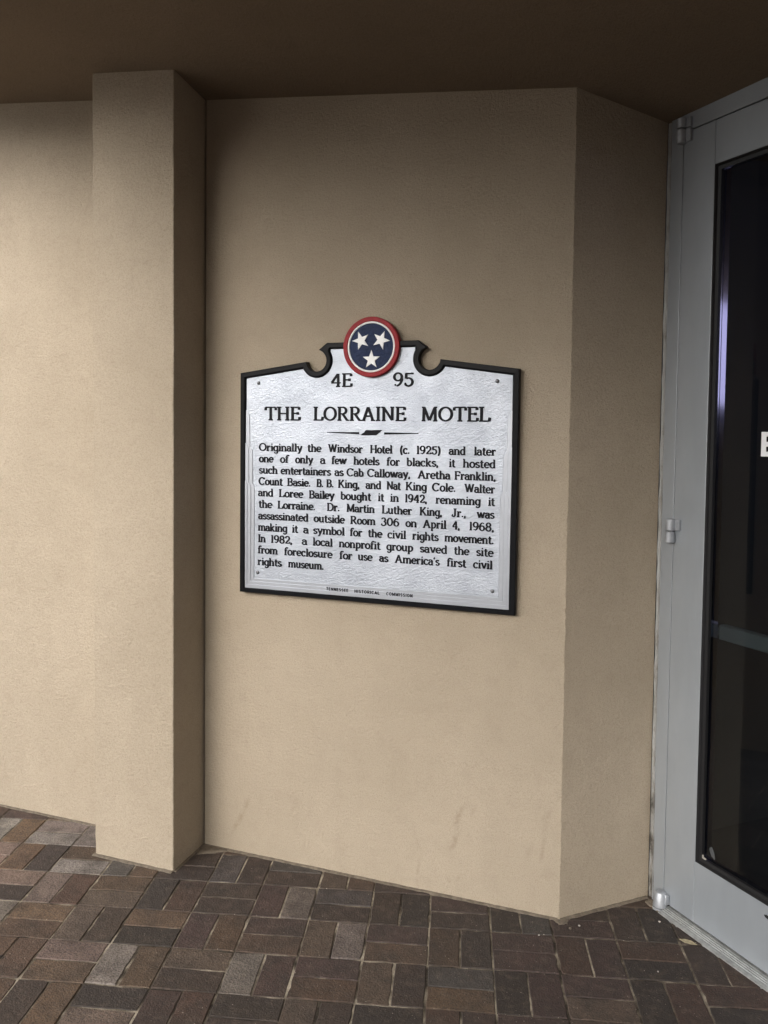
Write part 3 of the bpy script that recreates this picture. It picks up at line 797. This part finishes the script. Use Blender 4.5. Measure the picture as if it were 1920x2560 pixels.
# ---- lettering: strokes of a broad pen with slab serifs; unit = cap height
def arc_(cx, cy, rx, ry, a0, a1, n_=12):
    return [(cx + rx * math.cos(math.radians(a0 + (a1 - a0) * i / n_)), cy + ry * math.sin(math.radians(a0 + (a1 - a0) * i / n_))) for i in range(n_ + 1)]
X = 0.68
def ser(x, y, w_=.13): return [('s', x - w_, y, x + w_)]
def st(x, y0, y1): return [[(x, y0), (x, y1)]]
def foot_(x, w_=.14): return ser(x, .035, w_)
def headl(x, y, w_=.12): return [('s', x - w_, y - .04, x + .02)]
def dot(x, y, r=.095): return [('d', x, y, r)]
TOP = .965
GLY = {
 'a': (.56, [arc_(.24, .47, .19, .17, 160, 0) + [(.43, .06)], arc_(.25, .21, .18, .19, 62, 330), [(.43, .12), (.47, .03), (.55, .04)], ('d', .09, .52, .07)]),
 'b': (.62, st(.13, .04, 1.0) + headl(.13, 1.02) + [arc_(.31, .34, .22, .31, 140, -140, 18)]),
 'c': (.54, [arc_(.30, .34, .23, .31, 42, 320, 18), ('d', .45, .52, .075)]),
 'd': (.64, st(.48, .03, 1.0) + headl(.48, 1.02) + [arc_(.30, .34, .22, .31, 40, 320, 18)] + [('s', .46, .035, .60)]),
 'e': (.57, [arc_(.30, .34, .23, .31, 0, 318, 20), [(.08, .36), (.52, .36)]]),
 'f': (.42, st(.18, .03, .74) + foot_(.18) + [arc_(.34, .76, .16, .22, 180, 40, 8), ('d', .42, .90, .07), ('s', .04, .66, .38)]),
 'g': (.62, [arc_(.30, .34, .22, .31, 40, 320, 18), [(.50, .66), (.50, -.10)] , arc_(.31, -.08, .19, .20, 0, -150, 10), ('s', .46, .655, .60), ('d', .15, -.16, .06)]),
 'h': (.68, st(.14, .03, 1.0) + headl(.14, 1.02) + foot_(.14, .13) + [arc_(.33, .43, .19, .22, 170, 0, 10) + [(.52, .03)]] + foot_(.52, .13)),
 'i': (.33, st(.17, .03, X) + headl(.17, X + .01) + foot_(.17, .15) + dot(.16, .90)),
 'k': (.66, st(.14, .03, 1.0) + headl(.14, 1.02) + foot_(.14, .13) + [[(.18, .30), (.48, .62)], [(.26, .38), (.52, .04)]] + ser(.47, .65, .12) + foot_(.53, .12)),
 'l': (.33, st(.17, .03, 1.0) + headl(.17, 1.02) + foot_(.17, .15)),
 'm': (1.02, st(.14, .03, X) + headl(.14, X + .01) + foot_(.14, .13) + [arc_(.33, .45, .18, .20, 170, 0, 10) + [(.51, .03)]] + foot_(.51, .12) + [arc_(.69, .45, .18, .20, 170, 0, 10) + [(.87, .03)]] + foot_(.88, .13)),
 'n': (.68, st(.14, .03, X) + headl(.14, X + .01) + foot_(.14, .13) + [arc_(.33, .43, .19, .22, 170, 0, 10) + [(.52, .03)]] + foot_(.53, .13)),
 'o': (.60, [arc_(.30, .34, .23, .31, 90, 450, 24)]),
 'p': (.62, st(.14, -.28, X) + headl(.14, X + .01) + foot_(.14, .0001) + ser(.14, -.29, .13) + [arc_(.31, .34, .22, .31, 140, -140, 18)]),
 'r': (.50, st(.15, .03, X) + headl(.15, X + .01) + foot_(.15, .15) + [arc_(.36, .42, .19, .22, 175, 70, 8), ('d', .42, .57, .085)]),
 's': (.48, [arc_(.25, .48, .16, .16, 30, 200, 10) + [(.20, .37), (.33, .30)] + arc_(.25, .20, .17, .17, 30, -160, 10), ('d', .38, .56, .055), ('d', .10, .13, .055)]),
 't': (.42, st(.18, .16, .90) + [arc_(.31, .17, .13, .15, 180, 320, 8), ('s', .02, .645, .38)]),
 'u': (.68, st(.14, .24, X) + headl(.14, X + .01) + [[(.14, .30)] + arc_(.31, .25, .17, .22, 180, 330, 10)] + st(.51, .03, X) + headl(.51, X + .01) + [('s', .49, .035, .65)]),
 'v': (.62, [[(.10, .66), (.32, .02)], [(.34, .02), (.54, .66)]] + ser(.11, .655, .12) + ser(.53, .655, .10)),
 'w': (.92, [[(.10, .66), (.28, .02)], [(.29, .02), (.46, .62)], [(.46, .62), (.64, .02)], [(.65, .02), (.82, .66)]] + ser(.11, .655, .12) + ser(.46, .655, .08) + ser(.82, .655, .10)),
 'y': (.62, [[(.10, .66), (.33, .06)], [(.54, .66), (.30, -.08), (.20, -.24)]] + ser(.11, .655, .12) + ser(.53, .655, .10) + [('d', .15, -.22, .075)]),
 'A': (.92, [[(.44, .98), (.14, .04)], [(.44, .98), (.76, .04)], [(.26, .34), (.63, .34)]] + foot_(.13, .13) + foot_(.77, .14)),
 'B': (.76, st(.17, .03, .97) + [arc_(.38, .74, .22, .225, 90, -90, 10), arc_(.40, .27, .26, .24, 90, -90, 10), ('s', .03, TOP, .40), ('s', .17, .515, .42), ('s', .03, .035, .42)]),
 'C': (.88, [arc_(.46, .50, .37, .46, 48, 318, 24), [(.74, .97), (.74, .72)]]),
 'D': (.88, st(.17, .03, .97) + [arc_(.38, .50, .40, .465, 90, -90, 18), ('s', .03, TOP, .40), ('s', .03, .035, .40)]),
 'E': (.72, st(.18, .03, .97) + [('s', .04, TOP, .64), ('s', .18, .52, .54), ('s', .04, .035, .66), [(.62, .97), (.62, .78)], [(.53, .62), (.53, .42)], [(.65, .03), (.66, .26)]]),
 'F': (.70, st(.18, .03, .97) + [('s', .04, TOP, .64), ('s', .18, .50, .52), [(.62, .97), (.62, .76)], [(.52, .60), (.52, .40)]] + foot_(.18, .15)),
 'H': (.92, st(.18, .03, .97) + st(.74, .03, .97) + foot_(.18, .14) + foot_(.74, .14) + ser(.18, TOP, .14) + ser(.74, TOP, .14) + [('s', .18, .50, .74)]),
 'I': (.38, st(.19, .03, .97) + foot_(.19, .15) + ser(.19, TOP, .15)),
 'J': (.58, [[(.38, .97), (.38, .24)] + arc_(.22, .22, .16, .19, 0, -170, 10), ('d', .10, .24, .09)] + ser(.38, TOP, .16)),
 'K': (.86, st(.17, .03, .97) + foot_(.17, .14) + ser(.17, TOP, .14) + [[(.22, .40), (.66, .95)], [(.36, .58), (.72, .04)]] + ser(.65, TOP, .13) + foot_(.74, .13)),
 'L': (.72, st(.18, .03, .97) + ser(.18, TOP, .15) + [('s', .04, .035, .66), [(.64, .03), (.68, .28)]]),
 'M': (1.06, [[(.18, .97), (.16, .04)], [(.19, .96), (.52, .06)], [(.53, .06), (.86, .96)], [(.87, .97), (.90, .04)]] + foot_(.16, .12) + foot_(.90, .13) + ser(.14, TOP, .09) + ser(.91, TOP, .09)),
 'N': (.92, [[(.18, .97), (.18, .04)], [(.17, .96), (.74, .05)], [(.74, .97), (.74, .04)]] + foot_(.18, .13) + ser(.11, TOP, .09) + ser(.74, TOP, .13)),
 'O': (.94, [arc_(.47, .50, .38, .46, 90, 450, 30)]),
 'R': (.84, st(.18, .03, .97) + foot_(.18, .14) + [arc_(.40, .73, .23, .235, 90, -90, 12), ('s', .04, TOP, .42), ('s', .18, .495, .42), [(.40, .48), (.70, .04)]] + foot_(.74, .10)),
 'T': (.82, st(.41, .03, .97) + foot_(.41, .15) + [('s', .06, TOP, .76), [(.07, .97), (.05, .74)], [(.75, .97), (.77, .74)]]),
 'W': (1.16, [[(.14, .96), (.36, .04)], [(.37, .04), (.58, .90)], [(.58, .90), (.80, .04)], [(.81, .04), (1.02, .96)]] + ser(.13, TOP, .13) + ser(1.03, TOP, .11) + ser(.58, TOP, .10)),
 '0': (.70, [arc_(.35, .50, .25, .46, 90, 450, 26)]),
 '1': (.36, st(.19, .03, .99) + foot_(.19, .14) + headl(.19, 1.0)),
 '2': (.66, [arc_(.32, .70, .22, .26, 165, -35, 12) + [(.10, .06)], ('s', .08, .06, .58), [(.57, .04), (.59, .22)], ('d', .14, .74, .085)]),
 '3': (.64, [arc_(.30, .73, .20, .23, 150, -80, 10), arc_(.30, .26, .24, .26, 85, -155, 12), ('d', .13, .82, .07), ('d', .11, .20, .08)]),
 '4': (.72, [[(.50, .03), (.50, .98)], [(.48, .96), (.08, .32)], ('s', .05, .30, .68)] + foot_(.50, .14)),
 '5': (.64, [[(.16, .95), (.15, .55)], ('s', .13, .925, .54), arc_(.30, .31, .24, .29, 125, -150, 14), ('d', .11, .20, .08), [(.54, .99), (.52, .86)]]),
 '6': (.68, [arc_(.34, .30, .23, .28, 90, 450, 20), arc_(.48, .42, .38, .54, 180, 100, 10), ('d', .50, .88, .075)]),
 '8': (.68, [arc_(.34, .74, .20, .23, 90, 450, 18), arc_(.34, .26, .24, .25, 90, 450, 20)]),
 '9': (.68, [arc_(.34, .69, .23, .28, 90, 450, 20), arc_(.20, .57, .38, .54, 0, -80, 10), ('d', .18, .11, .075)]),
 '.': (.26, dot(.12, .09, .10)),
 ',': (.26, dot(.12, .09, .10) + [[(.16, .08), (.07, -.14)]]),
 "'": (.24, dot(.12, .92, .08) + [[(.15, .92), (.08, .74)]]),
 '(': (.36, [arc_(.42, .42, .30, .66, 120, 240, 12)]),
 ')': (.36, [arc_(-.06, .42, .30, .66, 60, -60, 12)]),
}
# plain block capitals for the small line at the foot
SANS = {
 'T': (.66, [[(.33, 0), (.33, .92)], [(.04, .92), (.62, .92)]]), 'E': (.62, [[(.12, 0), (.12, 1)], [(.12, .92), (.56, .92)], [(.12, .5), (.52, .5)], [(.12, .08), (.56, .08)]]),
 'N': (.76, [[(.12, 0), (.12, 1)], [(.12, .95), (.62, .05)], [(.63, 0), (.63, 1)]]), 'S': (.66, [arc_(.33, .72, .22, .20, 30, 210, 8) + [(.40, .47)] + arc_(.33, .27, .23, .19, 40, -150, 8)]),
 'H': (.74, [[(.12, 0), (.12, 1)], [(.62, 0), (.62, 1)], [(.12, .5), (.62, .5)]]), 'I': (.28, [[(.14, 0), (.14, 1)]]), 'O': (.80, [arc_(.40, .5, .30, .42, 90, 450, 20)]),
 'R': (.70, [[(.12, 0), (.12, 1)], [(.12, .92), (.40, .92)] + arc_(.40, .70, .18, .22, 90, -90, 8) + [(.12, .48)], [(.36, .48), (.60, 0)]]), 'C': (.74, [arc_(.42, .5, .30, .42, 45, 315, 16)]),
 'A': (.78, [[(.39, .98), (.08, 0)], [(.39, .98), (.70, 0)], [(.20, .32), (.58, .32)]]), 'L': (.58, [[(.12, 0), (.12, 1)], [(.12, .08), (.54, .08)]]),
 'M': (.90, [[(.12, 0), (.12, 1)], [(.13, .95), (.45, .1)], [(.45, .1), (.77, .95)], [(.78, 0), (.78, 1)]]),
}
def stroke(mb, pts, f, hx, hy, yb, yt):
    """a ribbon along pts (glyph units), thick where it runs vertically, thin where it runs level"""
    n_ = len(pts); Lf, Rt = [], []
    closed = math.hypot(pts[0][0] - pts[-1][0], pts[0][1] - pts[-1][1]) < 1e-6
    for i, p in enumerate(pts):
        a = pts[i - 1] if i > 0 else (pts[-2] if closed else pts[0])
        c = pts[i + 1] if i < n_ - 1 else (pts[1] if closed else pts[-1])
        dx, dy = c[0] - a[0], c[1] - a[1]; L = math.hypot(dx, dy) or 1
        nx, ny = -dy / L, dx / L
        w_ = math.hypot(hx * nx, hy * ny)
        Lf.append((p[0] + nx * w_, p[1] + ny * w_)); Rt.append((p[0] - nx * w_, p[1] - ny * w_))
    vs = []
    for q in range(n_):
        for (x, z) in (Lf[q], Rt[q]): vs += [f(x, z, yb), f(x, z, yt)]
    fs = []
    for q in range(n_ - 1):
        o = q * 4; e = o + 4
        fs += [(o + 1, e + 1, e + 3, o + 3), (o, o + 1, e + 1, e), (o + 2, e + 2, e + 3, o + 3)]
    if not closed: fs += [(0, 1, 3, 2), (4 * n_ - 4, 4 * n_ - 2, 4 * n_ - 1, 4 * n_ - 3)]
    mb.add(vs, fs)

def word(mb, text, x0, x1, zbase, cap, y0, font=GLY, hx=.083, hy=.052, hgt=.0020, sp=0.0):
    """one word set between x0 and x1 (metres from the plaque's own left origin), base line zbase"""
    adv = 0.0; lay = []
    for ch in text:
        lay.append((ch, adv)); adv += font[ch][0] + sp
    adv -= sp
    sx = (x1 - x0) / adv
    k = 0
    ratio = cap / sx
    for ch, a in lay:
        for s_ in font[ch][1]:
            dz = (k % 23) * 0.00003; k += 1
            f = lambda gx, gz, y, a=a: (x0 + (a + gx) * sx, y, zbase + gz * cap)
            ya, yb = y0 + .0004, y0 - hgt - dz
            hxx = hx * ratio
            if isinstance(s_, tuple) and s_[0] == 's':
                stroke(mb, [(s_[1], s_[2]), (s_[3], s_[2])], f, hxx, hy * 0.85, ya, yb)
            elif isinstance(s_, tuple) and s_[0] == 'd':
                _, cx, cy, r = s_
                ring = [(cx + r * ratio * math.cos(2 * PI * i / 10), cy + r * math.sin(2 * PI * i / 10)) for i in range(10)]
                mb.prism(ring, lambda gx, gz: f(gx, gz, ya), lambda gx, gz: f(gx, gz, yb))
            else:
                stroke(mb, s_, f, hxx, hy, ya, yb)

def line(name, words, z, cap, y0=Y_FACE, **k):
    for t_, a, e in words:                     # every word is a raised piece of its own
        b_ = MB(); word(b_, t_, a, e, z, cap, y0, **k)
        b_.build(name, M_INK, plq, recalc=True)

line('number_lettering', [('4E', .5536, .6410)], 1.8350, .0490, hx=.104, hy=.062)
line('number_lettering', [('95', .7958, .8775)], 1.8350, .0490, hx=.104, hy=.062)
line('title_lettering', [('THE', .2818, .4322), ('LORRAINE', .4838, .8488), ('MOTEL', .9050, 1.1556)], 1.7112, .0508, hx=.104, hy=.060)
TEXT = [
(1594.6, [('Originally', 257, 440), ('the', 462, 518), ('Windsor', 546, 684), ('Hotel', 712, 799), ('(c.', 827, 865), ('1925)', 889, 979), ('and', 1009, 1070), ('later', 1099, 1177)]),
(1551.2, [('one', 258, 319), ('of', 348, 384), ('only', 412, 485), ('a', 514, 536), ('few', 560, 620), ('hotels', 648, 749), ('for', 776, 828), ('blacks,', 853, 972), ('it', 1010, 1033), ('hosted', 1060, 1177)]),
(1508.0, [('such', 258, 338), ('entertainers', 351, 558), ('as', 573, 609), ('Cab', 621, 688), ('Calloway,', 702, 868), ('Aretha', 895, 1016), ('Franklin,', 1030, 1178)]),
(1464.6, [('Count', 257, 359), ('Basie.', 378, 476), ('B.', 500, 528), ('B.', 540, 570), ('King,', 587, 673), ('and', 697, 758), ('Nat', 778, 832), ('King', 850, 930), ('Cole.', 949, 1036), ('Walter', 1067, 1176)]),
(1421.2, [('and', 255, 320), ('Loree', 343, 445), ('Bailey', 469, 573), ('bought', 598, 719), ('it', 745, 769), ('in', 792, 826), ('1942,', 848, 932), ('renaming', 963, 1126), ('it', 1152, 1176)]),
(1377.0, [('the', 257, 315), ('Lorraine.', 338, 496), ('Dr.', 543, 595), ('Martin', 622, 733), ('Luther', 760, 876), ('King,', 904, 988), ('Jr.,', 1022, 1075), ('was', 1113, 1175)]),
(1333.0, [('assassinated', 256, 468), ('outside', 490, 615), ('Room', 637, 737), ('306', 757, 829), ('on', 852, 895), ('April', 917, 1004), ('4,', 1025, 1053), ('1968,', 1086, 1175)]),
(1288.6, [('making', 255, 380), ('it', 400, 425), ('a', 447, 469), ('symbol', 488, 616), ('for', 636, 686), ('the', 708, 763), ('civil', 784, 855), ('rights', 878, 976), ('movement.', 998, 1175)]),
(1244.8, [('In', 255, 288), ('1982,', 310, 402), ('a', 441, 464), ('local', 486, 568), ('nonprofit', 593, 757), ('group', 780, 882), ('saved', 907, 1009), ('the', 1033, 1088), ('site', 1113, 1174)]),
(1201.2, [('from', 254, 340), ('foreclosure', 367, 567), ('for', 595, 648), ('use', 669, 726), ('as', 753, 788), ("America's", 813, 981), ('first', 1007, 1078), ('civil', 1103, 1172)]),
(1155.8, [('rights', 254, 357), ('museum.', 385, 533)])]
for z, ws in TEXT:
    line('word', [(t_, a / 1000, e / 1000) for t_, a, e in ws], z / 1000, .0290, hx=.112, hy=.074)
line('maker_lettering', [('TENNESSEE', .5448, .6342), ('HISTORICAL', .6582, .7570), ('COMMISSION', .7825, .8836)], 1.0806, .0116, y0=Y_FACE - .0040, font=SANS, hx=.115, hy=.10, hgt=.0012, sp=.16)
# state outline between two tapering rules
def flat(name, poly, h=.0022):
    b_ = MB(); b_.prism(poly, lambda x, z: (x, Y_FACE + .0004, z), lambda x, z: (x, Y_FACE - h, z)); return b_.build(name, M_INK, plq)
flat('state_outline', [(.6755, 1.6585), (.6990, 1.6585), (.7360, 1.6595), (.7420, 1.6640), (.7480, 1.6680), (.7540, 1.6745), (.7600, 1.6790), (.7380, 1.6785), (.7200, 1.6775), (.6980, 1.6780), (.6930, 1.6755), (.6890, 1.6690), (.6810, 1.6650)])
flat('rule', [(.5410, 1.6690), (.5410, 1.6668), (.6690, 1.6622), (.6690, 1.6702)])
flat('rule', [(.8960, 1.6690), (.8960, 1.6668), (.7665, 1.6622), (.7665, 1.6702)])

# ------------------------------------------------------------------ litter on the pavers
def pebble(x, y, r, label, mat=M_STONE, seed=1):
    rq = random.Random(seed); b_ = MB(); rings = []
    for j in range(1, 6):
        th = PI * j / 6
        rings.append([(x + r * math.sin(th) * math.cos(2 * PI * i / 9) * rq.uniform(.85, 1.15), y + r * math.sin(th) * math.sin(2 * PI * i / 9) * rq.uniform(.8, 1.1), r * .75 - r * .75 * math.cos(th) + .0008) for i in range(9)])
    b_.loft(rings, True, True, True)
    o = b_.build('pebble', mat, smooth=True)
    return tag(o, label, 'pebble', 'small stones on the pavers')
pebble(1.491, -0.016, .0036, 'white pebble just right of the plaque wall corner', seed=1)
pebble(1.465, -0.046, .0052, 'tan square stone nearest the foot of the wall corner', M_SANDB, seed=2)
pebble(1.373, -0.123, .0030, 'tiny white pebble left of the wall corner on a paver joint', seed=3)
pebble(1.744, 0.112, .0042, 'white round pebble on the dark paver before the bottom hinge', seed=4)
pebble(1.753, -0.178, .0028, 'tiny pale pebble furthest out from the door threshold', seed=5)
pebble(1.725, 0.195, .0038, 'pale chip under the bottom hinge of the door', seed=6)
lfm = MB()
lp = [(-.030, 0, .003), (-.012, .007, .006), (.008, .008, .007), (.030, .002, .004), (.012, -.006, .003), (-.010, -.007, .002)]
lq = [(-.028, .0, .0045), (-.012, .006, .0075), (.008, .007, .0085), (.029, .002, .0055), (.012, -.005, .0045), (-.010, -.006, .0035)]
lfm.loft([[(1.837 + p[0] * .96 + p[1] * .27, .022 + p[0] * -.27 + p[1] * .96, p[2]) for p in q] for q in (lp, lq)], True, True, True)
tag(lfm.build('dry_leaf', M_LEAF), 'curled dry tan leaf lying on the pavers before the door threshold', 'leaf')
